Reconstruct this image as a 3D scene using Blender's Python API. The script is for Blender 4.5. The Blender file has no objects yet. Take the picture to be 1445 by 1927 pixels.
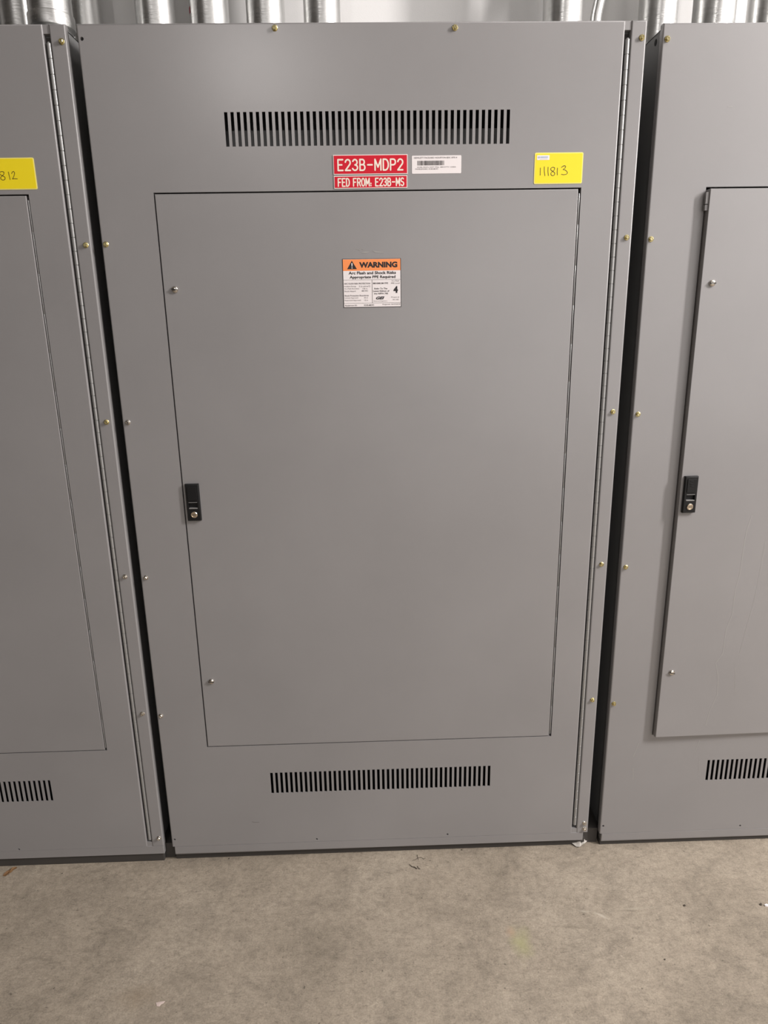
import bpy, bmesh, math, random
from mathutils import Matrix, Vector

random.seed(7)
S = bpy.context.scene
C = S.collection
PI = math.pi

# ------------------------------------------------------------------ materials
def new_mat(name):
    m = bpy.data.materials.new(name)
    m.use_nodes = True
    return m, m.node_tree.nodes, m.node_tree.links, m.node_tree.nodes['Principled BSDF']

def flat(name, col, rough=0.5, metal=0.0, spec=0.5):
    m, n, l, b = new_mat(name)
    b.inputs['Base Color'].default_value = (*col, 1)
    b.inputs['Roughness'].default_value = rough
    b.inputs['Metallic'].default_value = metal
    b.inputs['Specular IOR Level'].default_value = spec
    return m

def paint(name, col, rough=0.42, var=0.05, bump=0.05, coat=0.0):
    """sprayed enamel: faint tone variation and an orange-peel bump"""
    m, n, l, b = new_mat(name)
    tc = n.new('ShaderNodeTexCoord')
    a = n.new('ShaderNodeTexNoise'); a.inputs['Scale'].default_value = 3.0; a.inputs['Detail'].default_value = 5
    r = n.new('ShaderNodeMapRange'); r.inputs[1].default_value = .3; r.inputs[2].default_value = .7
    r.inputs[3].default_value = 1 - var; r.inputs[4].default_value = 1 + var
    mx = n.new('ShaderNodeVectorMath'); mx.operation = 'SCALE'; mx.inputs[0].default_value = col
    p = n.new('ShaderNodeTexNoise'); p.inputs['Scale'].default_value = 420; p.inputs['Detail'].default_value = 1
    bp = n.new('ShaderNodeBump'); bp.inputs['Strength'].default_value = bump; bp.inputs['Distance'].default_value = .001
    l.new(tc.outputs['Object'], a.inputs['Vector']); l.new(tc.outputs['Object'], p.inputs['Vector'])
    l.new(a.outputs['Fac'], r.inputs[0]); l.new(r.outputs[0], mx.inputs['Scale'])
    l.new(mx.outputs[0], b.inputs['Base Color'])
    l.new(p.outputs['Fac'], bp.inputs['Height']); l.new(bp.outputs[0], b.inputs['Normal'])
    b.inputs['Roughness'].default_value = rough
    b.inputs['Coat Weight'].default_value = coat; b.inputs['Coat Roughness'].default_value = .27
    return m

def concrete():
    m, n, l, b = new_mat('concrete')
    tc = n.new('ShaderNodeTexCoord')
    def noise(scale, det, rough=.6, dist=0.0, stretch=None):
        t = n.new('ShaderNodeTexNoise'); t.inputs['Scale'].default_value = scale
        t.inputs['Detail'].default_value = det; t.inputs['Roughness'].default_value = rough
        t.inputs['Distortion'].default_value = dist
        if stretch:
            mp = n.new('ShaderNodeMapping'); mp.inputs['Scale'].default_value = stretch[0]
            mp.inputs['Rotation'].default_value = (0, 0, stretch[1])
            l.new(tc.outputs['Object'], mp.inputs['Vector']); l.new(mp.outputs[0], t.inputs['Vector'])
        else:
            l.new(tc.outputs['Object'], t.inputs['Vector'])
        return t.outputs['Fac']
    def ramp(src, stops):
        r = n.new('ShaderNodeValToRGB'); e = r.color_ramp.elements
        while len(e) < len(stops): e.new(.5)
        for el, (p, c) in zip(e, stops): el.position = p; el.color = (*c, 1)
        l.new(src, r.inputs[0]); return r.outputs[0]
    def mult(a, c, f=1.0, mode='MULTIPLY'):
        x = n.new('ShaderNodeMix'); x.data_type = 'RGBA'; x.blend_type = mode
        if isinstance(f, float): x.inputs[0].default_value = f
        else: l.new(f, x.inputs[0])
        l.new(a, x.inputs[6])
        if isinstance(c, tuple): x.inputs[7].default_value = (*c, 1)
        else: l.new(c, x.inputs[7])
        return x.outputs[2]
    g = lambda v: (v, v, v)
    base = ramp(noise(2.6, 9, .62, .5), [(.30, (.250, .212, .165)), (.5, (.325, .276, .217)), (.72, (.375, .322, .256))])
    col = mult(base, ramp(noise(8, 9, .72, .8), [(.30, g(.74)), (.52, g(1.0)), (.75, g(1.08))]))
    col = mult(col, ramp(noise(60, 7, .75), [(.3, g(.74)), (.5, g(1.0)), (.7, g(1.16))]))
    col = mult(col, ramp(noise(260, 3, .7), [(.3, g(.78)), (.5, g(1.0)), (.7, g(1.16))]))
    col = mult(col, ramp(noise(20, 6, .65, .8, ((1, 2.6, 1), .35)), [(.30, g(.90)), (.46, g(1.0)), (.72, g(1.04))]))
    col = mult(col, ramp(noise(26, 6, .7, 1.2, ((1, 3.2, 1), -.8)), [(.30, g(.88)), (.44, g(1.0)), (.74, g(1.06))]))
    # hairline drag marks, dark and pale
    for sc, rot, tone in ((9, .25, .80), (13, -.5, 1.13), (11, 1.1, .84)):
        t = noise(sc, 3, .5, 1.5, ((1, 3, 1), rot))
        col = mult(col, ramp(t, [(.490, g(1.0)), (.50, g(tone)), (.510, g(1.0))]), 1.0)
    # dark pits and pale flecks
    col = mult(col, ramp(noise(85, 2, .5), [(.24, g(.50)), (.30, g(1.0)), (1.0, g(1.0))]))
    fl = ramp(noise(120, 2, .5), [(.74, g(0)), (.80, g(.55)), (1.0, g(.55))])
    sep = n.new('ShaderNodeSeparateColor'); l.new(fl, sep.inputs[0])
    col = mult(col, (.60, .53, .44), sep.outputs[0], 'MIX')
    # faint yellow-green paint stain
    def blob(cx, cy, rx, ry, colour, amount, rot=0.0):
        nonlocal col
        mp = n.new('ShaderNodeMapping'); mp.vector_type = 'TEXTURE'
        mp.inputs['Location'].default_value = (cx, cy, 0); mp.inputs['Scale'].default_value = (rx, ry, 1); mp.inputs['Rotation'].default_value = (0, 0, rot)
        l.new(tc.outputs['Object'], mp.inputs['Vector'])
        ln = n.new('ShaderNodeVectorMath'); ln.operation = 'LENGTH'; l.new(mp.outputs[0], ln.inputs[0])
        nz = noise(28, 4)
        ad = n.new('ShaderNodeMath'); ad.operation = 'MULTIPLY_ADD'; ad.inputs[1].default_value = 1.2
        l.new(nz, ad.inputs[0]); l.new(ln.outputs['Value'], ad.inputs[2])
        mr = n.new('ShaderNodeMapRange'); mr.inputs[1].default_value = 1.5; mr.inputs[2].default_value = .6
        mr.inputs[3].default_value = 0; mr.inputs[4].default_value = amount
        l.new(ad.outputs[0], mr.inputs[0])
        col = mult(col, colour, mr.outputs[0], 'MIX')
    blob(.905, -.30, .035, .07, (.36, .36, .16), .55)
    blob(.885, -.27, .02, .02, (.46, .30, .20), .5)
    blob(.02, -.40, .07, .04, (.22, .16, .10), .35)
    blob(.42, -.27, .06, .08, (.20, .17, .13), .3)
    # shallow gouge and its ridge, the ridge's shaded side painted as dark streaks
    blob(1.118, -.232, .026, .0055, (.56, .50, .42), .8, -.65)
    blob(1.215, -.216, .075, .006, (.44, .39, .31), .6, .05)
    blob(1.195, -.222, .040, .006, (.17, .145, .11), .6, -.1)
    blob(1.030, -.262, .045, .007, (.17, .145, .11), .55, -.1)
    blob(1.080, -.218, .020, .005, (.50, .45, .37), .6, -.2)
    l.new(col, b.inputs['Base Color'])
    bp = n.new('ShaderNodeBump'); bp.inputs['Strength'].default_value = .35; bp.inputs['Distance'].default_value = .003
    l.new(noise(55, 8, .7), bp.inputs['Height']); l.new(bp.outputs[0], b.inputs['Normal'])
    b.inputs['Roughness'].default_value = .62; b.inputs['Specular IOR Level'].default_value = .3
    return m

def galvanised():
    m, n, l, b = new_mat('galvanised_steel')
    tc = n.new('ShaderNodeTexCoord')
    mp = n.new('ShaderNodeMapping'); mp.inputs['Scale'].default_value = (14, 14, 210)
    a = n.new('ShaderNodeTexNoise'); a.inputs['Scale'].default_value = 1; a.inputs['Detail'].default_value = 4
    a.inputs['Distortion'].default_value = .8
    mp2 = n.new('ShaderNodeMapping'); mp2.inputs['Scale'].default_value = (40, 40, 6)
    c = n.new('ShaderNodeTexNoise'); c.inputs['Scale'].default_value = 1; c.inputs['Detail'].default_value = 5
    l.new(tc.outputs['Object'], mp.inputs['Vector']); l.new(tc.outputs['Object'], mp2.inputs['Vector'])
    l.new(mp.outputs[0], a.inputs['Vector']); l.new(mp2.outputs[0], c.inputs['Vector'])
    r = n.new('ShaderNodeMapRange'); r.inputs[1].default_value = .3; r.inputs[2].default_value = .7
    r.inputs[3].default_value = .26; r.inputs[4].default_value = .50
    l.new(c.outputs['Fac'], r.inputs[0]); l.new(r.outputs[0], b.inputs['Roughness'])
    bp = n.new('ShaderNodeBump'); bp.inputs['Strength'].default_value = .35; bp.inputs['Distance'].default_value = .002
    l.new(a.outputs['Fac'], bp.inputs['Height']); l.new(bp.outputs[0], b.inputs['Normal'])
    b.inputs['Base Color'].default_value = (.62, .62, .61, 1)
    b.inputs['Metallic'].default_value = 1
    return m

GREY = (.249, .240, .241)
M = dict(
    paint=paint('grey_enamel', GREY, .55, coat=.9),
    inner=paint('grey_enamel_inside', (.20, .20, .20), .5),
    barrier=paint('barrier_sheet', (.09, .09, .09), .5),
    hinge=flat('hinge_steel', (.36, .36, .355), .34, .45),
    plinth=paint('dark_grey_channel', (.045, .040, .036), .7),
    concrete=concrete(), galv=galvanised(),
    wall=paint('wall_paint', (.82, .81, .80), .7, .03, .15),
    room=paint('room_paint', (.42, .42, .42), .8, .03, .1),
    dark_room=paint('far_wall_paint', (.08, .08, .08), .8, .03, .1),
    zinc=flat('yellow_zinc', (.64, .56, .30), .28, 1), steel=flat('bright_steel', (.66, .62, .56), .22, 1),
    nickel=flat('nickel', (.74, .64, .52), .25, 1),
    hole=flat('empty_hole', (.012, .011, .011), .8), black=flat('black_plastic', (.008, .008, .0085), .45, 0, .3),
    black_dull=flat('black_recess', (.006, .006, .006), .6),
    red=flat('red_acrylic', (.60, .006, .024), .5, 0, .3), white_core=flat('white_acrylic', (.86, .78, .74), .4),
    engraved=flat('engraved_cream', (.86, .76, .66), .5),
    label=flat('white_label', (.82, .77, .77), .45), ink=flat('black_ink', (.012, .010, .012), .5),
    grey_ink=flat('thermal_print', (.10, .085, .09), .55), orange=flat('orange_ink', (.93, .29, .085), .45),
    yellow=flat('yellow_card', (.88, .70, .010), .45), pale_yellow=flat('pale_yellow_edge', (.90, .80, .22), .45),
    marker=flat('marker_ink', (.06, .042, .008), .5), blue_ink=flat('pale_blue_ink', (.34, .46, .62), .5),
    scratch=flat('paint_scratch', (.315, .305, .295), .6), darkmark=flat('dark_scuff', (.11, .10, .095), .6),
    leaf=flat('dry_leaf_brown', (.19, .10, .040), .7), wire=flat('dark_fibre', (.075, .060, .045), .7),
    plastic=flat('dusty_white_plastic', (.50, .47, .43), .4), chip=flat('pale_paint_chip', (.58, .47, .43), .7),
    redtape=flat('red_mark', (.30, .01, .03), .5),
)

# ------------------------------------------------------------------ mesh helpers
def link(name, bm, mats, parent=None, smooth=False, loc=None, sheet=False):
    me = bpy.data.meshes.new(name)
    bmesh.ops.recalc_face_normals(bm, faces=bm.faces)
    if sheet:
        bm.normal_update()
        n = [f for f in bm.faces if f.normal.y > .95]
        if n: print(name, 'flipped', len(n)); bmesh.ops.reverse_faces(bm, faces=n)
    bm.to_mesh(me); bm.free()
    for m in (mats if isinstance(mats, (list, tuple)) else [mats]): me.materials.append(M[m])
    if smooth:
        for p in me.polygons: p.use_smooth = True
        me.set_sharp_from_angle(angle=math.radians(40))
    o = bpy.data.objects.new(name, me); C.objects.link(o)
    if parent is not None: o.parent = parent
    if loc: o.location = loc
    return o

def empty(name, loc, label, cat, group=None):
    o = bpy.data.objects.new(name, None); C.objects.link(o)
    o.empty_display_size = .1; o.location = loc
    return tag(o, label, cat, group)

def tag(o, label, cat=None, group=None):
    o['label'] = label
    if cat: o['category'] = cat
    if group: o['group'] = group
    return o

def box(bm, x0, x1, y0, y1, z0, z1, mi=0):
    v = [bm.verts.new(p) for p in ((x0, y0, z0), (x1, y0, z0), (x1, y1, z0), (x0, y1, z0), (x0, y0, z1), (x1, y0, z1), (x1, y1, z1), (x0, y1, z1))]
    for q in ((0, 3, 2, 1), (4, 5, 6, 7), (0, 1, 5, 4), (1, 2, 6, 5), (2, 3, 7, 6), (3, 0, 4, 7)):
        bm.faces.new([v[i] for i in q]).material_index = mi

def bev(o, w, seg=2):
    m = o.modifiers.new('edge', 'BEVEL'); m.width = w; m.segments = seg; m.limit_method = 'ANGLE'
    return o

def lathe(bm, prof, seg=24, axis='Z', at=(0, 0, 0), mi=0, cap=True, phase=0.0):
    """prof = [(radius, height)]; revolve about the axis through `at` (Y axis: height runs toward -y)"""
    rings = []
    for r, h in prof:
        ring = []
        for k in range(seg):
            a = 2 * PI * k / seg + phase
            u, w = r * math.cos(a), r * math.sin(a)
            p = (at[0] + u, at[1] + w, at[2] + h) if axis == 'Z' else (at[0] + u, at[1] - h, at[2] + w)
            ring.append(bm.verts.new(p))
        rings.append(ring)
    for a, b in zip(rings, rings[1:]):
        for k in range(seg):
            f = bm.faces.new((a[k], a[(k + 1) % seg], b[(k + 1) % seg], b[k])); f.material_index = mi
    if cap:
        for ring in (rings[0], rings[-1]):
            bm.faces.new(ring).material_index = mi

def tube(bm, pts, r, seg=10, mi=0):
    pts = [Vector(p) for p in pts]
    rings = []
    for i, p in enumerate(pts):
        t = (pts[min(i + 1, len(pts) - 1)] - pts[max(i - 1, 0)]).normalized()
        up = Vector((0, 0, 1)) if abs(t.z) < .9 else Vector((1, 0, 0))
        a = t.cross(up).normalized(); b = t.cross(a)
        rr = r[i] if isinstance(r, (list, tuple)) else r
        rings.append([bm.verts.new(p + a * rr * math.cos(2 * PI * k / seg) + b * rr * math.sin(2 * PI * k / seg)) for k in range(seg)])
    for a, b in zip(rings, rings[1:]):
        for k in range(seg):
            bm.faces.new((a[k], a[(k + 1) % seg], b[(k + 1) % seg], b[k])).material_index = mi
    bm.faces.new(rings[0]).material_index = mi; bm.faces.new(rings[-1]).material_index = mi

def sheet(bm, x0, x1, z0, z1, holes=(), y=0.0, r=.0032, depth=.016, round_holes=(), hole_depth=.002, rb=None, rt=None):
    """pressed-steel pan facing -y: rounded rim, return flange `depth` deep, rectangular
    holes (x0,x1,z0,z1[,wall depth]) and round screw holes (x,z,radius)"""
    rb = rb or r; rt = rt or r
    X0, X1, Z0, Z1 = x0 + r, x1 - r, z0 + rb, z1 - rt
    xs, zs = {X0, X1}, {Z0, Z1}
    rects = [(h[0], h[1], h[2], h[3]) for h in holes] + [(x - 1.6 * q, x + 1.6 * q, z - 1.6 * q, z + 1.6 * q) for x, z, q in round_holes]
    for a, b, c, d in rects: xs |= {a, b}; zs |= {c, d}
    rk = lambda v: round(v, 5)
    xs, zs = sorted({rk(v) for v in xs}), sorted({rk(v) for v in zs})
    vt = {}
    def V(x, z):
        k = (rk(x), rk(z))
        if k not in vt: vt[k] = bm.verts.new((k[0], y, k[1]))
        return vt[k]
    for xa, xb in zip(xs, xs[1:]):
        for za, zb in zip(zs, zs[1:]):
            mx, mz = (xa + xb) / 2, (za + zb) / 2
            if any(a < mx < b and c < mz < d for a, b, c, d in rects): continue
            bm.faces.new((V(xa, za), V(xb, za), V(xb, zb), V(xa, zb)))
    def wall(xa, xb, za, zb, d):
        f = [bm.verts.new(p) for p in ((xa, y, za), (xb, y, za), (xb, y, zb), (xa, y, zb))]
        b = [bm.verts.new((v.co.x, y + d, v.co.z)) for v in f]
        for k in range(4): bm.faces.new((f[k], b[k], b[(k + 1) % 4], f[(k + 1) % 4]))
    for h in holes:
        wall(h[0], h[1], h[2], h[3], h[4] if len(h) > 4 else hole_depth)
    for x, z, q in round_holes:
        n = 16; R = 1.6 * q
        inner, outer, back = [], [], []
        for k in range(n):
            a = 2 * PI * k / n + PI / n
            c, s = math.cos(a), math.sin(a); m = max(abs(c), abs(s))
            inner.append(bm.verts.new((x + q * c, y, z + q * s)))
            back.append(bm.verts.new((x + q * c, y + .02, z + q * s)))
        corner = [bm.verts.new((x + R * i, y, z + R * j)) for i, j in ((1, 1), (-1, 1), (-1, -1), (1, -1))]
        # four trapezoid fans from the square corners to the circle
        for k in range(4):
            lo, hi = 2 + 4 * (k - 1), 2 + 4 * k      # circle verts facing side k (between corner k-1 and k)
            idx = [j % n for j in range(lo - 0, hi)]
            arc = [inner[j] for j in idx]
            bm.faces.new([corner[k - 1]] + [corner[k]] + arc[::-1])
        for k in range(4):
            j = (1 + 4 * k) % n
            bm.faces.new((corner[k], inner[(j + 1) % n], inner[j]))
        for k in range(n):
            bm.faces.new((inner[k], inner[(k + 1) % n], back[(k + 1) % n], back[k]))
    # rounded rim and return flange
    prof = [(0, 0)] + [(r * math.sin(a), r - r * math.cos(a)) for a in (PI / 8, PI / 4, 3 * PI / 8, PI / 2)] + [(r, depth)]
    loops = []
    for o, d in prof:
        loops.append([bm.verts.new((X0 - o if i < 0 else X1 + o, y + d, Z0 - o * rb / r if j < 0 else Z1 + o * rt / r)) for i, j in ((-1, -1), (1, -1), (1, 1), (-1, 1))])
    for a, b in zip(loops, loops[1:]):
        for k in range(4): bm.faces.new((a[k], a[(k + 1) % 4], b[(k + 1) % 4], b[k]))

STEP = [0]
def ribbon(bm, pts, w, y, mi=0, caps=True):
    """flat stroke on a plane facing -y; pts = [(x,z)]; sharp corners get round joints"""
    ws = w if isinstance(w, (list, tuple)) else [w] * len(pts)
    pts = [Vector((p[0], p[1])) for p in pts]
    runs, cur = [], [0]
    for i in range(1, len(pts)):
        cur.append(i)
        if i < len(pts) - 1:
            d0, d1 = pts[i] - pts[i - 1], pts[i + 1] - pts[i]
            if d0.length < 1e-7 or d1.length < 1e-7 or d0.angle(d1) > .6:
                runs.append(cur); cur = [i]
    runs.append(cur)
    def dy():
        STEP[0] = (STEP[0] + 1) % 40
        return y - STEP[0] * 2.5e-6
    def disc(i):
        yy = dy(); p, r = pts[i], ws[i] / 2
        bm.faces.new([bm.verts.new((p.x + r * math.cos(2 * PI * k / 10), yy, p.y + r * math.sin(2 * PI * k / 10))) for k in range(10)]).material_index = mi
    for run in runs:
        yy = dy(); L, R = [], []
        for j, i in enumerate(run):
            t = pts[run[min(j + 1, len(run) - 1)]] - pts[run[max(j - 1, 0)]]
            t = t.normalized() if t.length > 1e-9 else Vector((1, 0))
            nn = Vector((-t.y, t.x)) * ws[i] / 2
            L.append(bm.verts.new((pts[i].x + nn.x, yy, pts[i].y + nn.y))); R.append(bm.verts.new((pts[i].x - nn.x, yy, pts[i].y - nn.y)))
        for j in range(len(run) - 1):
            bm.faces.new((L[j], L[j + 1], R[j + 1], R[j])).material_index = mi
    if caps:
        for i in [r[0] for r in runs] + [len(pts) - 1]: disc(i)

def flat_link(name, bm, mats, parent):
    bm.normal_update()
    for f in bm.faces:
        if f.normal.y > 0: f.normal_flip()
    me = bpy.data.meshes.new(name); bm.to_mesh(me); bm.free()
    for m in (mats if isinstance(mats, (list, tuple)) else [mats]): me.materials.append(M[m])
    o = bpy.data.objects.new(name, me); C.objects.link(o); o.parent = parent
    return o

def text(bm, s, x0, x1, z0, z1, y, bold=0.0, shear=0.0, mi=0):
    """print `s` so that its ink fills the box x0..x1, z0..z1 on a plane facing -y"""
    cu = bpy.data.curves.new('t', 'FONT'); cu.body = s; cu.size = 1; cu.offset = bold; cu.shear = shear
    cu.resolution_u = 3
    ob = bpy.data.objects.new('t', cu); C.objects.link(ob)
    dg = bpy.context.evaluated_depsgraph_get(); dg.update()
    me = bpy.data.meshes.new_from_object(ob.evaluated_get(dg))
    bpy.data.objects.remove(ob); bpy.data.curves.remove(cu)
    xs = [v.co.x for v in me.vertices]; ys = [v.co.y for v in me.vertices]
    ax, bx, ay, by = min(xs), max(xs), min(ys), max(ys)
    vs = [bm.verts.new((x0 + (v.co.x - ax) / (bx - ax) * (x1 - x0), y, z0 + (v.co.y - ay) / (by - ay) * (z1 - z0))) for v in me.vertices]
    for p in me.polygons:
        try: bm.faces.new([vs[i] for i in p.vertices]).material_index = mi
        except ValueError: pass
    bpy.data.meshes.remove(me)

def arc(cx, cy, rx, ry, a0, a1, n=10):
    return [(cx + rx * math.cos(math.radians(a0 + (a1 - a0) * k / n)), cy + ry * math.sin(math.radians(a0 + (a1 - a0) * k / n))) for k in range(n + 1)]

# single-stroke letters as an engraver's cutter draws them (unit box, height 1)
STROKES = {
    'E': [[(.58, 1), (0, 1), (0, 0), (.58, 0)], [(0, .52), (.46, .52)]],
    'F': [[(.58, 1), (0, 1), (0, 0)], [(0, .52), (.46, .52)]],
    '2': [arc(.3, .72, .3, .28, 170, -35) + [(.0, 0), (.6, 0)]],
    '3': [arc(.28, .75, .27, .25, 160, -90, 12) + arc(.28, .25, .31, .25, 90, -160, 12)],
    'B': [[(0, .52), (0, 1), (.3, 1)] + arc(.3, .76, .24, .24, 90, -90) + [(0, .52), (.34, .52)] + arc(.34, .26, .26, .26, 90, -90) + [(0, 0), (0, .52)]],
    '-': [[(.06, .5), (.60, .5)]],
    'M': [[(0, 0), (0, 1), (.36, .28), (.72, 1), (.72, 0)]],
    'D': [[(0, 0), (0, 1), (.24, 1)] + arc(.24, .5, .38, .5, 90, -90, 14) + [(0, 0)]],
    'P': [[(0, 0), (0, 1), (.34, 1)] + arc(.34, .74, .26, .26, 90, -90) + [(0, .48)]],
    'R': [[(0, 0), (0, 1), (.34, 1)] + arc(.34, .74, .26, .26, 90, -90) + [(0, .48)], [(.34, .48), (.6, 0)]],
    'O': [arc(.32, .5, .32, .5, 0, 360, 24)],
    ':': [[(.06, .30), (.07, .36)], [(.06, .02), (.07, .08)]],
    'S': [arc(.3, .75, .28, .25, 30, 270, 12) + arc(.3, .25, .3, .25, 90, -150, 12)],
    ' ': [],
}
ADV = {'-': .66, ':': .16, 'M': .72, ' ': .34, 'O': .64}
def engrave(bm, s, x0, x1, z0, z1, y, w, gap=.30):
    tot = sum(ADV.get(c, .6) for c in s) + gap * (len(s) - 1)
    kx = (x1 - x0) / tot; h = z1 - z0; x = x0
    for c in s:
        for st in STROKES[c]: ribbon(bm, [(x + p[0] * kx, z0 + p[1] * h) for p in st], w, y)
        x += (ADV.get(c, .6) + gap) * kx

def card(bm, x0, x1, z0, z1, y0, y1, r=.0, mi=0, tilt=0.0):
    """thin rounded card from y1 (back) to y0 (front)"""
    pts = []
    if r > 0:
        for cx, cz, a in ((x1 - r, z1 - r, 0), (x0 + r, z1 - r, 90), (x0 + r, z0 + r, 180), (x1 - r, z0 + r, 270)):
            pts += arc(cx, cz, r, r, a, a + 90, 5)
    else:
        pts = [(x1, z1), (x0, z1), (x0, z0), (x1, z0)]
    f = [bm.verts.new((p[0], y0, p[1])) for p in pts]; b = [bm.verts.new((p[0], y1, p[1])) for p in pts]
    n = len(pts)
    bm.faces.new(f).material_index = mi; bm.faces.new(b).material_index = mi
    for k in range(n): bm.faces.new((f[k], f[(k + 1) % n], b[(k + 1) % n], b[k])).material_index = mi

# ------------------------------------------------------------------ the room
def struct(name, bm, m):
    o = link(name, bm, m); o['kind'] = 'structure'; return o
XL, XR, YF, YB, ZC = -6.0, 6.2, -7.0, .365, 3.9
bm = bmesh.new(); box(bm, XL, XR, YF, YB, -.12, 0); struct('floor', bm, 'concrete')
bm = bmesh.new(); box(bm, XL, XR, YF, YB, ZC, ZC + .1); struct('ceiling', bm, 'room')
bm = bmesh.new(); box(bm, XL - .1, XR + .1, YB, YB + .1, -.12, ZC + .1); struct('wall_back', bm, 'wall')
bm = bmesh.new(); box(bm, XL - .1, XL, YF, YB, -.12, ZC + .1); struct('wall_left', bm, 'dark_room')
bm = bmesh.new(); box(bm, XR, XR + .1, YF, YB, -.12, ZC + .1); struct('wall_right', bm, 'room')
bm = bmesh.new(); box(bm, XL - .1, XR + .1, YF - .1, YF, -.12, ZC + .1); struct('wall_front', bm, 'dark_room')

# ------------------------------------------------------------------ switchboard cabinet
W, ZB, ZT = 1.1557, .022, 2.022
def hex_bolt(x, z, m, parent, y=0.0, r=.0052):
    bm = bmesh.new()
    rnd = random.Random(int(x * 7919) + int(z * 104729))
    lathe(bm, [(r * 1.16, 0), (r * 1.16, .0010), (r * 1.0, .0016)], 18, 'Y')
    ph = rnd.uniform(0, PI / 3)
    lathe(bm, [(r * .88, .0014), (r * .88, .0052), (r * .70, .0062), (r * .40, .0062), (r * .36, .0052)], 6, 'Y', phase=ph)
    o = link('bolt', bm, m, parent, loc=(x, y, z))
    o.rotation_euler = (rnd.uniform(-.10, .10), 0, rnd.uniform(-.12, .12))
    return o

def slot_stud(x, z, parent, y=0.0):
    """quarter-turn door fastener: domed head with a screwdriver slot"""
    bm = bmesh.new()
    R = .0072
    lathe(bm, [(R, 0), (R, .002), (R * .93, .0036), (R * .72, .0048), (R * .4, .0055), (R * .05, .0057)], 24, 'Y')
    a = random.Random(int(z * 1000 + x * 77)).uniform(-.3, .3)
    v0 = len(bm.verts)
    box(bm, -R * .95, R * .95, -.0059, -.004, -.0009, .0009, 1)
    bm.verts.ensure_lookup_table()
    bmesh.ops.rotate(bm, verts=bm.verts[v0:], cent=(0, 0, 0), matrix=Matrix.Rotation(a, 3, 'Y'))
    return link('door_stud', bm, ['steel', 'hole'], parent, True, (x, y, z))

def latch(x0, x1, z0, z1, parent, marks):
    """black slam latch: raised body, thumb recess with ledges coloured pale as a painted highlight, key cylinder"""
    w, h = x1 - x0, z1 - z0; D = .0085
    bm = bmesh.new()
    cx = (x0 + x1) / 2
    px0, px1 = x0 + .16 * w, x1 - .16 * w
    pz0, pz1 = z0 + .345 * h, z0 + .50 * h
    sheet(bm, x0, x1, z0, z1, [(px0, px1, pz0, pz1, .007)], y=-D, r=.0022, depth=D)
    v = [bm.verts.new((a, -D + .007, b)) for a, b in ((px0, pz0), (px1, pz0), (px1, pz1), (px0, pz1))]
    bm.faces.new(v)
    o = link('latch', bm, 'black', parent, True)
    bm = bmesh.new(); card(bm, px0, px1, pz1 + .006, z1 - .006, -D - .0016, -D, .0015)
    for k, (a, b, c) in enumerate(((.30, .62, .88), (.26, .58, .80), (.36, .7, .74)) if marks else ()):
        card(bm, px0 + a * (px1 - px0), px0 + b * (px1 - px0), z0 + (c - .012) * h, z0 + (c + .012) * h, -D - .0024, -D - .0014)
    bev(link('latch_paddle', bm, 'black', parent), .0005)
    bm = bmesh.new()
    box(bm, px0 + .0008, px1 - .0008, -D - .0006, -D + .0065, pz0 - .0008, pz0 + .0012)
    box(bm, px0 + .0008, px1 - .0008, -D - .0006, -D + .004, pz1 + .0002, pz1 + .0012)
    link('latch_ledge', bm, 'hinge', parent)  # pale steel colour stands in for light caught on the ledges
    lz = z0 + .172 * h
    bm = bmesh.new()
    lathe(bm, [(.0078, 0), (.0078, .0016), (.0068, .0026), (.0056, .0026), (.0053, .0018), (.0002, .0018)], 28, 'Y', (cx + .0006, -D, lz))
    box(bm, cx - .0036, cx + .0046, -D - .0022, -D - .0010, lz - .0007, lz + .0007, 1)
    link('lock_cylinder', bm, ['nickel', 'hole'], parent, True)
    return o

def vent(x0, x1, z0, z1, n=46, duty=.53):
    p = (x1 - x0) / (n - 1 + duty)
    return [(x0 + k * p, x0 + k * p + p * duty, z0, z1, .0022) for k in range(n)]

def knuckles(x, y, z0, z1, r, pitch, parent, name='piano_hinge'):
    bm = bmesh.new(); prof = [(r * .55, z0)]; z = z0
    while z < z1 - .002:
        t = min(z + pitch, z1)
        prof += [(r * .80, z + .0002), (r, z + .0008), (r, t - .0008), (r * .80, t - .0002)]
        z = t
    prof.append((r * .55, z1))
    lathe(bm, prof, 14, 'Z', (x, y, 0))
    return link(name, bm, 'hinge', parent, True)

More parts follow.
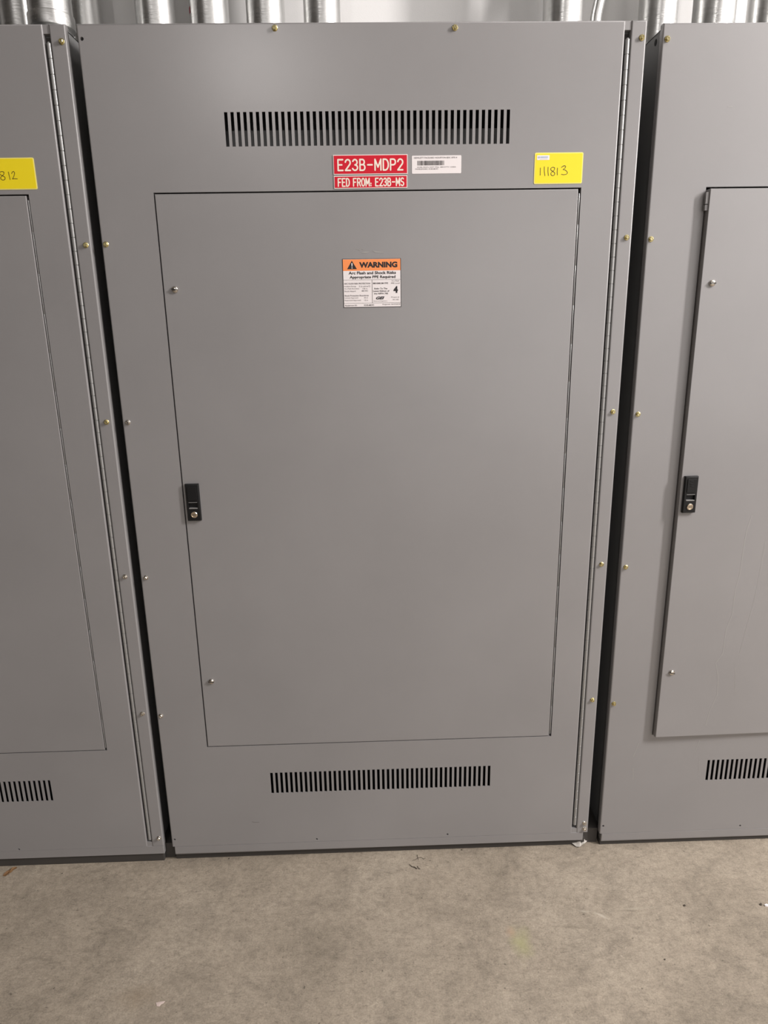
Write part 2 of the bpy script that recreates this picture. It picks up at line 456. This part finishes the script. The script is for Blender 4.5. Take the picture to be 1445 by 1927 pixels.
def cabinet(x, dz, label, ajar=0.0, scratches=False, marks=False, gap=.012, rail=W - .0125, zb=ZB, py=.010):
    root = empty('switchboard_cabinet', (x, 0, 0), label, 'electrical cabinet', 'grey switchboard cabinets standing side by side')
    Z = lambda v: v + dz
    zt = Z(ZT)
    # sheet-metal box behind the front
    bm = bmesh.new(); t = .002; i0, i1 = .013, W - .013; y0, y1 = .0165, .335; top = zt + .004
    box(bm, i0, i0 + t, y0, y1, .03, top); box(bm, i1 - t, i1, y0, y1, .03, top)
    box(bm, i0, i1, y1 - t, y1, .03, top); box(bm, i0, i1, y0, y1, top - t, top); box(bm, i0, i1, y0, y1, .03, .03 + t)
    # front lip of the box round the opening
    box(bm, i0, .022, y0, y0 + t, .03, top); box(bm, W - .022, i1, y0, y0 + t, .03, top)
    box(bm, i0, i1, y0, y0 + t, zt - .03, top); box(bm, i0, i1, y0, y0 + t, .03, .045)
    link('body', bm, 'inner', root)
    bm = bmesh.new()
    lathe(bm, [(.0065, 0), (.0065, .0006), (.005, .0008)], 20, 'Z')
    bmesh.ops.rotate(bm, verts=bm.verts, cent=(0, 0, 0), matrix=Matrix.Rotation(-PI / 2, 3, 'Y'))
    link('side_hole_disc', bm, 'hole', root, loc=(i0, .070, zt - .012))  # flat black disc painted as the darkness of an open hole
    bm = bmesh.new(); box(bm, .004, W - .004, py, .33, 0, zb + .002); box(bm, .004, W - .004, .018, .33, .01, .034)
    bev(link('plinth', bm, 'plinth', root), .002)
    bm = bmesh.new(); box(bm, W - .012, W + gap, .0175, .33, 0, .047); link('base_channel', bm, 'plinth', root)
    bm = bmesh.new(); box(bm, .16, 1.0, .050, .052, Z(1.66), Z(1.838)); link('inner_barrier', bm, 'barrier', root)

    # hinged front with its two louvres and the door opening
    FX1 = 1.1105
    holes = [(.1213, 1.0377, Z(.3592), Z(1.7122 if ajar else 1.7092), .014)] + vent(.2822, .8785, Z(1.7962), Z(1.861)) + vent(.2824, .8765, Z(.2105), Z(.2745))
    rh = [(.0086, Z(.0724), .0030), (.3984, Z(.0577), .0027), (.7617, Z(.0582), .0027)]
    if not marks: rh.append((.0086, Z(1.9953), .0036))
    bm = bmesh.new(); sheet(bm, 0, FX1, zb + .027, zt, holes, depth=.0160, round_holes=rh, rb=.0004)
    front = link('front_panel', bm, 'paint', root, True, sheet=True)
    bm = bmesh.new(); sheet(bm, .0055, rail, zb, zb + .0267, (), y=.0001, r=.0022, depth=.0150, rb=.0045, rt=.0004); link('bottom_rail', bm, 'paint', root, True, sheet=True)
    bm = bmesh.new(); sheet(bm, 1.1237, W, zb + .027, zt, (), depth=.0160, rb=.0004); link('hinge_cover', bm, 'paint', root, True, sheet=True)
    bm = bmesh.new(); box(bm, FX1 - .002, 1.1257, .0030, .0145, zt - .0165, zt - .0004); link('hinge_filler', bm, 'paint', root)
    bm = bmesh.new(); box(bm, FX1 - .002, 1.1257, .0012, .0145, zb + .0268, zb + .040); link('hinge_filler', bm, 'paint', root)
    bm = bmesh.new(); box(bm, FX1 + .0005, 1.1232, .0150, .0160, zb + .03, zt - .02); link('hinge_leaf', bm, 'plinth', root)
    knuckles(1.1184, .0050, Z(.072), Z(1.9915), .0046, .0282, root)

    # door, hinged on its right edge
    hx = 1.0352
    dx0, dx1, dz0, dz1 = .1236, 1.0317, Z(.3610), Z(1.7064)
    bm = bmesh.new()
    if ajar: sheet(bm, dx0 - hx, dx1 - hx, dz0, dz1, (), r=.0016, depth=.020)
    else: sheet(bm, dx0 - hx, dx1 - hx, dz0, dz1, (), r=.0016, depth=.0135)
    mats = ['paint']
    if scratches:
        mats += ['scratch', 'darkmark']
        for pts, w in scratches: ribbon(bm, [(p[0] - hx, p[1]) for p in pts], w, -.0002, 1, False)
    door = link('door', bm, mats, root, True, (hx, 0, 0), sheet=True); door.rotation_euler.z = ajar
    off = -hx
    slot_stud(.1482 + off, Z(1.5126), door); slot_stud(.1490 + off, Z(.5528), door)
    latch(.1302 + off, .1620 + off, Z(.9846), Z(1.0745), door, marks)
    if ajar:
        bm = bmesh.new(); box(bm, dx0 - hx - .006, dx0 - hx + .001, .004, .012, dz1 - .030, dz1 - .006); box(bm, dx0 - hx - .006, dx0 - hx + .001, .0045, .0125, dz1 - .043, dz1 - .0315)
        link('door_catch', bm, 'paint', door)
    knuckles(1.0345, .0022, Z(.366), Z(1.698), .00155, .0846, root, 'door_hinge')
    # deep dark wall behind the door gap
    bm = bmesh.new(); box(bm, .10, 1.06, .0145, .0155, Z(.335), Z(.3588)); box(bm, .10, 1.06, .0145, .0155, Z(1.7126 if ajar else 1.7096), Z(1.735))
    box(bm, .10, .1209, .0145, .0155, Z(.335), Z(1.735)); box(bm, 1.0385, 1.06, .0145, .0155, Z(.335), Z(1.735))
    link('door_frame', bm, 'inner', root)

    # fasteners
    for bx, bz in ((.3962, 2.0118), (.7609, 2.0103)): hex_bolt(bx, Z(bz), 'zinc', front)
    for k, bz in enumerate((1.6077, 1.2223, .8405, .4573)):
        hex_bolt((.0092, .0122, .0128, .0104)[k], Z(bz), 'zinc' if (k < 1 or marks) else 'steel', front)
    if marks: hex_bolt(.0095, Z(1.9928), 'zinc', front)
    for k, bz in enumerate((1.9904, 1.6068, 1.2241, .8446, .4652)):
        hex_bolt((1.1460, 1.1444, 1.1418, 1.1405, 1.1418)[k], Z(bz), 'steel' if x < 0 and k > 2 else 'zinc', root)
    hex_bolt(1.1450, Z(.0795), 'steel', root); 
    if x == 0: hex_bolt(1.1455, Z(.0605), 'steel', root)
    return root, door, front

LB = 'tall grey cabinet at the left edge of the photo with a cut-off yellow tag'
MB = 'tall grey cabinet in the middle with red nameplate, warning sticker and yellow tag'
RB = 'tall grey cabinet on the right with scratched door standing slightly ajar'

left, ldoor, lfront = cabinet(-1.1782, 0.0, LB, gap=.022, rail=W - .001, zb=.0265, py=.005)
mid, mdoor, mfront = cabinet(0.0, 0.0, MB, gap=.033)
scr = [
    ([(.309, .966), (.300, .927), (.298, .872), (.297, .812), (.291, .772), (.291, .706), (.280, .664), (.279, .596), (.264, .570), (.274, .530), (.278, .477), (.263, .428), (.257, .387)], .0015),
    ([(.351, .898), (.348, .811), (.344, .746), (.334, .675), (.323, .590)], .0010),
    ([(.317, .555), (.325, .484)], .0009),
]
right, rdoor, rfront = cabinet(1.1895, -.005, RB, ajar=math.radians(1.02), scratches=scr, marks=True, zb=.0150, py=.006)
# scuffs on the right cabinet below its door, and on the middle door
for pts, w in (([(.151, 1.862), (.160, 1.8625)], .0012), ([(.254, .333), (.250, .318), (.244, .296)], .0013), ([(.087, .33), (.083, .31), (.076, .288)], .0011), ([(.078, .254), (.081, .216)], .0011), ([(.259, .267), (.262, .223)], .0011)):
    bm = bmesh.new(); ribbon(bm, pts, w, -.0002, 0, False); flat_link('scratch', bm, 'scratch', right)
bm = bmesh.new(); ribbon(bm, [(.224, .1215), (.232, .1195), (.243, .1197)], .0010, -.0002)
flat_link('scuff', bm, 'darkmark', mid)
bm = bmesh.new()
ribbon(bm, [(.585, 1.587), (.592, 1.5845), (.603, 1.5835), (.610, 1.5835)], [.0008, .0036, .0022, .0006], -.0003, 0, False)
ribbon(bm, [(.560, 1.5835), (.570, 1.5840), (.578, 1.5850)], [.001, .0035, .0010], -.0003, 0, False)
ribbon(bm, [(.548, 1.592), (.556, 1.589), (.560, 1.5925), (.566, 1.590)], .0012, -.0003, 0, False)
flat_link('residue_smear', bm, 'scratch', mid)

# ------------------------------------------------------------------ plates and stickers on the middle cabinet
def plate(x0, x1, z0, z1, s, tx0, tx1, tz0, tz1, w, label):
    bm = bmesh.new()
    card(bm, x0, x1, z0, z1, -.0016, 0, 0, 0)
    card(bm, x0 + .0012, x1 - .0012, z0 + .0014, z1 - .0014, -.00185, -.0015, 0, 1)
    o = link('nameplate', bm, ['white_core', 'red'], mid); tag(o, label)
    bm = bmesh.new(); engrave(bm, s, tx0, tx1, tz0, tz1, -.0020, w)
    flat_link('lettering', bm, 'engraved', o)
plate(.5053, .6626, 1.7398, 1.7778, 'E23B-MDP2', .5152, .6522, 1.7477, 1.7685, .0031, 'red engraved nameplate reading E23B-MDP2 in large white letters')
plate(.5056, .6616, 1.7125, 1.7372, 'FED FROM: E23B-MS', .5145, .6540, 1.7169, 1.7318, .0025, 'lower red engraved nameplate reading FED FROM: E23B-MS')

bm = bmesh.new(); card(bm, .6719, .7772, 1.7400, 1.7750, -.0004, 0, .0018)
bl = link('barcode_label', bm, 'label', mid); tag(bl, 'small white printed label with a barcode')
bm = bmesh.new(); rr = random.Random(5); bx = .6836
while bx < .7405:
    w = rr.choice((.0005, .0005, .0008, .0012)); g = rr.choice((.0005, .0006, .0009))
    v = [bm.verts.new((a, -.0006, b)) for a, b in ((bx, 1.7560), (bx + w, 1.7560), (bx + w, 1.7650), (bx, 1.7650))]
    bm.faces.new(v); bx += w + g
flat_link('barcode', bm, 'ink', bl)
bm = bmesh.new()
text(bm, 'HEWLETT PACKARD HOUSTON EDC SITE 4', .6765, .7680, 1.7692, 1.7722, -.0006, .006)
text(bm, 'E23B-MDP2 DIST PNL 480/277V 1200A', .6836, .7660, 1.7513, 1.7535, -.0006)
text(bm, 'PANELBOARD, E23B-MDP2', .6795, .7280, 1.7475, 1.7500, -.0006, .004)
flat_link('lettering', bm, 'grey_ink', bl)

def yellow_tag(parent, x0, x1, z0, z1, strokes, label, w=.0011):
    bm = bmesh.new()
    card(bm, x0, x1, z0, z1, -.0008, 0, .003, 0)
    card(bm, x0 + .0018, x1 - .0018, z0 + .0018, z1 - .0018, -.0010, -.0007, .002, 1)
    o = link('yellow_tag', bm, ['pale_yellow', 'yellow'], parent); tag(o, label)
    bm = bmesh.new()
    for st in strokes: ribbon(bm, st, w, -.0013)
    flat_link('handwriting', bm, 'marker', o)
    bm = bmesh.new(); card(bm, x0 + .0048, x0 + .0315, z1 - .0142, z1 - .0050, -.00125, -.0009, .0008)
    lo = link('logo_sticker', bm, 'label', o); tag(lo, 'tiny white sticker with a faint blue mark')
    bm = bmesh.new()
    a, b = x0 + .0078, z1 - .0086
    ribbon(bm, arc(a + .0012, b - .0004, .0017, .0017, 0, 360, 14), .0006, -.0015)
    ribbon(bm, [(a + .0002, b + .0008), (a + .0022, b - .0016)], .0006, -.0015)
    ribbon(bm, [(a + .0050, b), (a + .0196, b)], .0020, -.0015)
    ribbon(bm, [(a + .0030, b - .0034), (a + .0196, b - .0034)], .0005, -.0015)
    flat_link('logo', bm, 'blue_ink', lo)
    return o
def eight(x, z, w, h):
    return [(x + w * .80, z + h * .86)] + arc(x + w * .5, z + h * .78, w * .40, h * .21, 40, 235, 10)[0:] + [(x + w * .62, z + h * .46)] + arc(x + w * .52, z + h * .24, w * .36, h * .23, 40, -250, 12) + [(x + w * .74, z + h * .66), (x + w * .82, z + h * .84)]
def three(x, z, w, h):
    return [[(x + w * .02, z + h * .80), (x + w * .25, z + h * .93), (x + w * .52, z + h * 1.0), (x + w * .66, z + h * .90), (x + w * .58, z + h * .74), (x + w * .28, z + h * .58),
             (x + w * .62, z + h * .52), (x + w * .88, z + h * .36), (x + w * .98, z + h * .18), (x + w * .80, z + h * .04), (x + w * .42, z), (x + w * .06, z + h * .05)],
            [(x + w * .02, z + h * .82), (x + w * .30, z + h * .98), (x + w * .50, z + h * 1.01)]]
def two(x, z, w, h):
    return [(x, z + h * .70), (x + w * .18, z + h * .92), (x + w * .45, z + h), (x + w * .62, z + h * .84), (x + w * .52, z + h * .55), (x + w * .22, z + h * .20), (x + w * .02, z + h * .02), (x + w * .4, z + h * .06), (x + w, z + h * .03)]
yx, yz = .9340, 1.7172
st = [[(.9470, 1.7485), (.9472, 1.7342)], [(.9553, 1.7507), (.9556, 1.7420), (.9574, 1.7330)], [(.9634, 1.7497), (.9636, 1.7410), (.9650, 1.7330)],
      eight(.9682, 1.7328, .0118, .0168), [(.9838, 1.7480), (.9836, 1.7400), (.9842, 1.7342)]] + three(.9920, 1.7345, .0142, .0178)
yellow_tag(mid, .9340, 1.0381, 1.7170, 1.7780, st, 'yellow tag with handwritten number 111813')
ox = 1.1782
st = [[(.9395, 1.7525), (.9405, 1.7375)], [(.9500, 1.7525), (.9505, 1.7372)], [(.9610, 1.7525), (.9615, 1.7372)],
      eight(-.1950 + ox, 1.7368, .0130, .0168), [(-.1752 + ox, 1.7525), (-.1738 + ox, 1.7378)], two(-.1690 + ox, 1.7385, .0104, .0150)]
yellow_tag(left, -.2225 + ox, -.1198 + ox, 1.7184, 1.7795, st, 'yellow tag cut by the photo edge, handwriting ends in 812')

# orange-headed warning sticker: (u,v) are fractions of the sticker, v down
SX0, SX1, SZ0, SZ1 = .5176, .6466, 1.4682, 1.5710
u = lambda a: SX0 + (a - 225) / (1216 - 225) * (SX1 - SX0)
v_ = lambda b: SZ1 - (b - 150) / (982 - 150) * (SZ1 - SZ0)
bm = bmesh.new(); card(bm, SX0, SX1, SZ0, SZ1, -.0004, 0, .0006, 0)
ws = link('warning_sticker', bm, 'ink', mid); tag(ws, 'white warning sticker with an orange WARNING header on the door')
bm = bmesh.new(); card(bm, u(236), u(1206), v_(972), v_(158), -.0006, -.0003, 0, 0); link('sticker_paper', bm, 'label', ws)
bm = bmesh.new(); card(bm, u(236), u(1206), v_(352), v_(160), -.0008, -.0005, 0, 0); link('header_band', bm, 'orange', ws)
bm = bmesh.new()
f = [bm.verts.new((u(a), -.0010, v_(b))) for a, b in ((305, 324), (470, 324), (388, 182))]; bm.faces.new(f)
sy = flat_link('hazard_triangle', bm, 'ink', ws)
bm = bmesh.new(); ribbon(bm, [(u(388), v_(232)), (u(388), v_(280))], [.0026, .0014], -.0012, 0); ribbon(bm, [(u(388), v_(303)), (u(388), v_(305))], .0022, -.0012)
flat_link('exclamation_mark', bm, 'label', ws)
bm = bmesh.new()
T = lambda s, a, b, c, d, bold=0.0, sh=0.0: text(bm, s, u(a), u(b), v_(d), v_(c), -.0010, bold, sh)
T('WARNING', 510, 1155, 206, 304, .05)
T('Arc Flash and Shock Risks', 330, 1130, 364, 414, .022)
T('Appropriate PPE Required', 345, 1122, 436, 496, .022)
for a, b, c, d in ((236, 1206, 505, 508), (236, 1206, 904, 907)):
    f = [bm.verts.new(p) for p in ((u(a), -.001, v_(c)), (u(b), -.001, v_(c)), (u(b), -.001, v_(d)), (u(a), -.001, v_(d)))]; bm.faces.new(f)
f = [bm.verts.new(p) for p in ((u(721), -.001, v_(508)), (u(726), -.001, v_(508)), (u(726), -.001, v_(904)), (u(721), -.001, v_(904)))]; bm.faces.new(f)
T('4', 1085, 1160, 622, 738, .05)
T('GEI', 785, 930, 796, 846, .042, .35)
T('Refer To The', 760, 980, 646, 672, .012)
T('Latest Edition of', 738, 1015, 688, 714, .012)
T('the NFPA 70E', 752, 992, 732, 758, .012)
flat_link('lettering', bm, 'ink', ws)
bm = bmesh.new()
T('ARC FLASH RISK PROTECTION', 248, 690, 556, 582, .012)
T('Incident Energy', 248, 452, 604, 632); T('31.6 cal/cm^2', 498, 690, 604, 630)
T('Arc Flash Boundary', 248, 502, 644, 670); T('136 in', 560, 640, 645, 668)
T('Shock Hazard', 248, 440, 686, 709); T('480 VAC', 542, 652, 684, 706, .01)
T('Shock Protection Boundaries', 250, 662, 762, 786, .012)
T('Limited Approach', 250, 482, 802, 828); T('42 in', 580, 645, 802, 824)
T('Restricted Approach', 250, 526, 844, 870); T('12 in', 585, 645, 844, 866)
T('MINIMUM PPE', 740, 995, 556, 582, .012)
T('Electrical Engineers', 745, 975, 865, 886)
T('Arc Flash', 1055, 1185, 520, 542); T('PPE Level', 1048, 1190, 560, 582)
T('Project #', 1048, 1180, 800, 826); T('2011-002', 1070, 1175, 842, 862)
T('Equipment ID:', 255, 460, 932, 960, .012); T('E23B-MDP2', 580, 750, 930, 954, .012)
T('Prepared: 10/19/2018', 896, 1196, 922, 950)
flat_link('fine_print', bm, 'grey_ink', ws)

# ------------------------------------------------------------------ conduits
TOP = ZT + .004
def conduit(x, y, r, label, z0=TOP, hub=False, mark=False):
    if x > 1.19: z0 -= .005
    o = empty('conduit', (x, y, z0), label, 'conduit', 'steel conduits rising from the cabinet tops')
    h = ZC - z0
    bm = bmesh.new(); lathe(bm, [(r, .002 if not hub else .03), (r, h)], 64, 'Z'); link('pipe', bm, 'galv', o, True)
    bm = bmesh.new()
    if hub:
        lathe(bm, [(r * .93, 0)] + [(r * (.93 if k % 2 else .88), .002 * k) for k in range(1, 13)] + [(r * .93, .026)], 48, 'Z')
        link('threaded_nipple', bm, 'galv', o, True)
        bm = bmesh.new(); lathe(bm, [(r * .92, .0255), (r * 1.05, .0265), (r * 1.065, .029), (r * 1.065, .050), (r * 1.05, .0522), (r * 1.0, .053)], 64, 'Z')
        link('connector', bm, 'galv', o, True)
    else:
        lathe(bm, [(r * 1.09, 0), (r * 1.09, .008), (r * 1.03, .010)], 32, 'Z'); link('locknut', bm, 'galv', o, True)
    if mark:
        bm = bmesh.new(); a0 = math.radians(mark[0])
        pts = [(math.cos(a0 + k * .08) * (r + .0004), math.sin(a0 + k * .08) * (r + .0004)) for k in range(6)]
        for (ax, ay), (bx_, by) in zip(pts, pts[1:]):
            f = [bm.verts.new(p) for p in ((ax, ay, mark[1]), (bx_, by, mark[1]), (bx_, by, mark[2]), (ax, ay, mark[2]))]; bm.faces.new(f)
        link('red_mark', bm, 'redtape', o)
    return o
conduit(-.3150, .28, .040, 'steel conduit showing only an edge at the far upper left corner')
conduit(-.2080, .24, .040, 'steel conduit at the upper left, behind the one with a connector')
conduit(-.0925, .12, .0445, 'front steel conduit with a visible connector above the left gap', hub=True)
conduit(-.0760, .285, .040, 'steel conduit half hidden to the right of the connector conduit')
conduit(.1100, .20, .0430, 'steel conduit left of the one with a red mark')
conduit(.2310, .20, .0435, 'steel conduit with a small red mark on its left side', mark=(188, .080, .093))
conduit(.3570, .20, .0430, 'steel conduit right behind the left bolt on the middle cabinet top')
conduit(.4840, .20, .0415, 'steel conduit left of the bare stretch of bright wall')
conduit(1.0320, .20, .0440, 'steel conduit right of the bare wall, beside the thin bent pipe')
conduit(1.2520, .20, .0430, 'steel conduit above the gap between middle and right cabinets')
conduit(1.3820, .20, .0465, 'steel conduit over the right cabinet, second from the right photo edge')
conduit(1.5060, .20, .0440, 'steel conduit cut off by the upper right corner of the photo')
o = empty('thin_conduit', (1.108, .20, TOP), 'thin pale conduit bending upward between two wide steel conduits', 'conduit')
bm = bmesh.new()
tube(bm, [(0, 0, .002), (0, 0, .045), (.0015, 0, .075), (.006, 0, .10), (.013, 0, .13), (.020, 0, .165), (.026, .01, .22), (.030, .03, .40), (.030, .05, ZC - TOP)], .0125, 20)
link('pipe', bm, 'galv', o, True)
bm = bmesh.new(); lathe(bm, [(.016, 0), (.016, .012), (.0135, .014)], 24, 'Z'); link('locknut', bm, 'galv', o, True)

# ------------------------------------------------------------------ litter on the floor
def flake(name, pts, z, th, m, label, cat, lift=None):
    bm = bmesh.new(); n = len(pts)
    cx = sum(p[0] for p in pts) / n; cy = sum(p[1] for p in pts) / n
    lz = lift or [0] * n
    a = [bm.verts.new((p[0] - cx, p[1] - cy, th + k)) for p, k in zip(pts, lz)]
    b = [bm.verts.new((p[0] - cx, p[1] - cy, k)) for p, k in zip(pts, lz)]
    ca = bm.verts.new((0, 0, th + sum(lz) / n + .0006)); cb = bm.verts.new((0, 0, sum(lz) / n))
    for k in range(n):
        j = (k + 1) % n
        bm.faces.new((a[k], a[j], ca)); bm.faces.new((b[j], b[k], cb)); bm.faces.new((a[k], b[k], b[j], a[j]))
    o = link(name, bm, m, loc=(cx, cy, z)); return tag(o, label, cat)

flake('dry_leaf', [(-.4545, -.0310), (-.4530, -.0240), (-.4475, -.0200), (-.4460, -.0130), (-.4395, -.0060), (-.4320, .0005), (-.4290, -.0045), (-.4330, -.0130), (-.4365, -.0190), (-.4390, -.0280), (-.4460, -.0320)], 0, .0008, 'leaf',
      'crumpled brown dry leaf scrap by the left cabinet base', 'leaf', [0, .003, .006, .002, .005, 0, .001, .004, .001, .005, .001])
def fibres(name, strands, m, label, cat, r=.0006, loc=(0, 0)):
    bm = bmesh.new()
    for st in strands: tube(bm, [(p[0] - loc[0], p[1] - loc[1], p[2] if len(p) > 2 else r) for p in st], r, 6)
    return tag(link(name, bm, m, loc=(loc[0], loc[1], 0)), label, cat)

fibres('fibre_scrap', [[(.6764, -.0084, .0008), (.6772, -.0170, .0016), (.6780, -.0262, .0006)], [(.6616, -.0284, .0006), (.6700, -.0275, .0014), (.6785, -.0200, .0016), (.6880, -.0200, .0020), (.6930, -.0255, .0008), (.6985, -.0215, .0008)]],
       'wire', 'thin dark fibre scrap on the floor, nearest the middle cabinet base', 'scrap', .0005, (.677, -.02))
fibres('fibre_scrap', [[(.6520, -.0430, .0008), (.6590, -.0515, .0016), (.6680, -.0560, .0012), (.6705, -.0600, .0010)], [(.6640, -.0510, .0008), (.6715, -.0600, .0022)], [(.6740, -.0500, .0008), (.6760, -.0590, .0020), (.6805, -.0600, .0008)]],
       'wire', 'small tangled dark fibre tuft on the floor below the other fibre scrap', 'scrap', .0008, (.668, -.055))
# crumpled strip of dusty plastic sticking out under the middle cabinet
bm = bmesh.new()
prof = [(1.1080, .0230, .004), (1.1170, .0100, .007), (1.1260, -.0010, .003), (1.1340, -.0040, .006), (1.1400, .0030, .002), (1.1490, .0060, .008), (1.1560, .0130, .004), (1.1640, .0200, .006)]
fr = [bm.verts.new((p[0] - 1.136, p[1], p[2] * .6)) for p in prof]
bk = [bm.verts.new((p[0] - 1.136 + .004, p[1] + .013, p[2] + .004)) for p in prof]
for k in range(len(prof) - 1): bm.faces.new((fr[k], fr[k + 1], bk[k + 1], bk[k]))
o = link('plastic_strip', bm, 'plastic', loc=(1.136, 0, 0)); sm = o.modifiers.new('thick', 'SOLIDIFY'); sm.thickness = .0012
tag(o, 'crumpled dusty white plastic strip under the middle cabinet right corner', 'scrap')
flake('paint_chip', [(.0690, -.4165), (.0760, -.4150), (.0880, -.4135), (.0865, -.4180), (.0815, -.4205), (.0790, -.4255), (.0730, -.4245), (.0710, -.4200)], 0, .0010, 'chip', 'pale pinkish chip on the floor near the lower left of the photo', 'chip')
flake('white_chip', [(1.5375, -.2215), (1.5440, -.2190), (1.5490, -.2225), (1.5440, -.2265), (1.5385, -.2250)], 0, .0035, 'label', 'small white chip on the floor at the right photo edge', 'chip')
def crumb(x, y, r, m, label):
    bm = bmesh.new(); bmesh.ops.create_icosphere(bm, subdivisions=2, radius=r * .75)
    rr = random.Random(int(x * 9973))
    for vv in bm.verts: vv.co *= rr.uniform(.7, 1.2)
    for vv in bm.verts: vv.co.z *= .6
    lo = min(vv.co.z for vv in bm.verts)
    for vv in bm.verts: vv.co.z -= lo
    return tag(link('grit_crumb', bm, m, loc=(x, y, 0)), label, 'grit', 'loose grit on the concrete floor')
crumb(1.3379, -.2137, .0038, 'wire', 'dark grit crumb on the floor in front of the right cabinet door')
crumb(1.5310, -.2190, .0045, 'wire', 'dark grit crumb touching the white chip at the right edge')
crumb(1.2248, -.3612, .0026, 'wire', 'dark grit crumb well out on the floor below the right gap')
crumb(-.2953, -.0296, .0022, 'wire', 'tiny dark crumb on the floor close to the left cabinet base')
crumb(.1516, .0030, .0026, 'wire', 'tiny dark crumb against the base near the left end of the middle cabinet')
crumb(.8030, .0040, .0024, 'wire', 'tiny dark crumb against the middle cabinet base below its right screw hole')

# ------------------------------------------------------------------ light
def area(name, loc, target, sx, sy, power, col):
    l = bpy.data.lights.new(name, 'AREA'); l.shape = 'RECTANGLE'; l.size = sx; l.size_y = sy; l.energy = power; l.color = col
    o = bpy.data.objects.new(name, l); C.objects.link(o); o.location = loc
    o.rotation_euler = (Vector(target) - Vector(loc)).to_track_quat('-Z', 'Y').to_euler()
    return o
LAMPS = [
 ('ceiling_lamp', (4.2, -1.75, 3.3), (1.8, 0, 1.0), .30, 1.2, 190),
 ('ceiling_lamp', (2.7, -1.5, 3.3), (2.7, -1.5, 0), .22, 1.2, 42),
 ('ceiling_lamp', (-.30, -5.08, 3.6), (-.3, -5.08, 0), .30, .20, 74),
 ('fill_light', (2.4, -6.6, 1.6), (1.2, 0, 1.6), 3.0, 2.8, 54),  # unseen soft fill, added to lift the middle of the fronts
 ('ceiling_lamp', (1.6, -1.2, 3.5), (1.6, -1.2, 0), .22, 1.2, 10),
 ('fill_light', (5.0, -5.2, 1.6), (1.2, 0, 1.6), 2.4, 2.6, 36),  # second added fill from the right, no real opening there
]
for L in LAMPS: area(*L, (1.0, .957, .935))
w = bpy.data.worlds.new('world'); S.world = w; w.use_nodes = True
w.node_tree.nodes['Background'].inputs[0].default_value = (.5, .5, .5, 1); w.node_tree.nodes['Background'].inputs[1].default_value = .1

# ------------------------------------------------------------------ camera
cd = bpy.data.cameras.new('camera'); cam = bpy.data.objects.new('camera', cd); C.objects.link(cam)
cam.location = (.55894, -1.60969, 1.43818)
cam.rotation_mode = 'XYZ'; cam.rotation_euler = (1.301218, .016339, -.030066)
cd.sensor_fit = 'VERTICAL'; cd.sensor_height = 36.0; cd.lens = 1300.0 / 1927.0 * 36.0
cd.clip_start = .02
S.camera = cam
S.view_settings.view_transform = 'Standard'; S.view_settings.look = 'None'
S.view_settings.exposure = 0.0; S.view_settings.gamma = 1.0; S.view_settings.use_curve_mapping = False
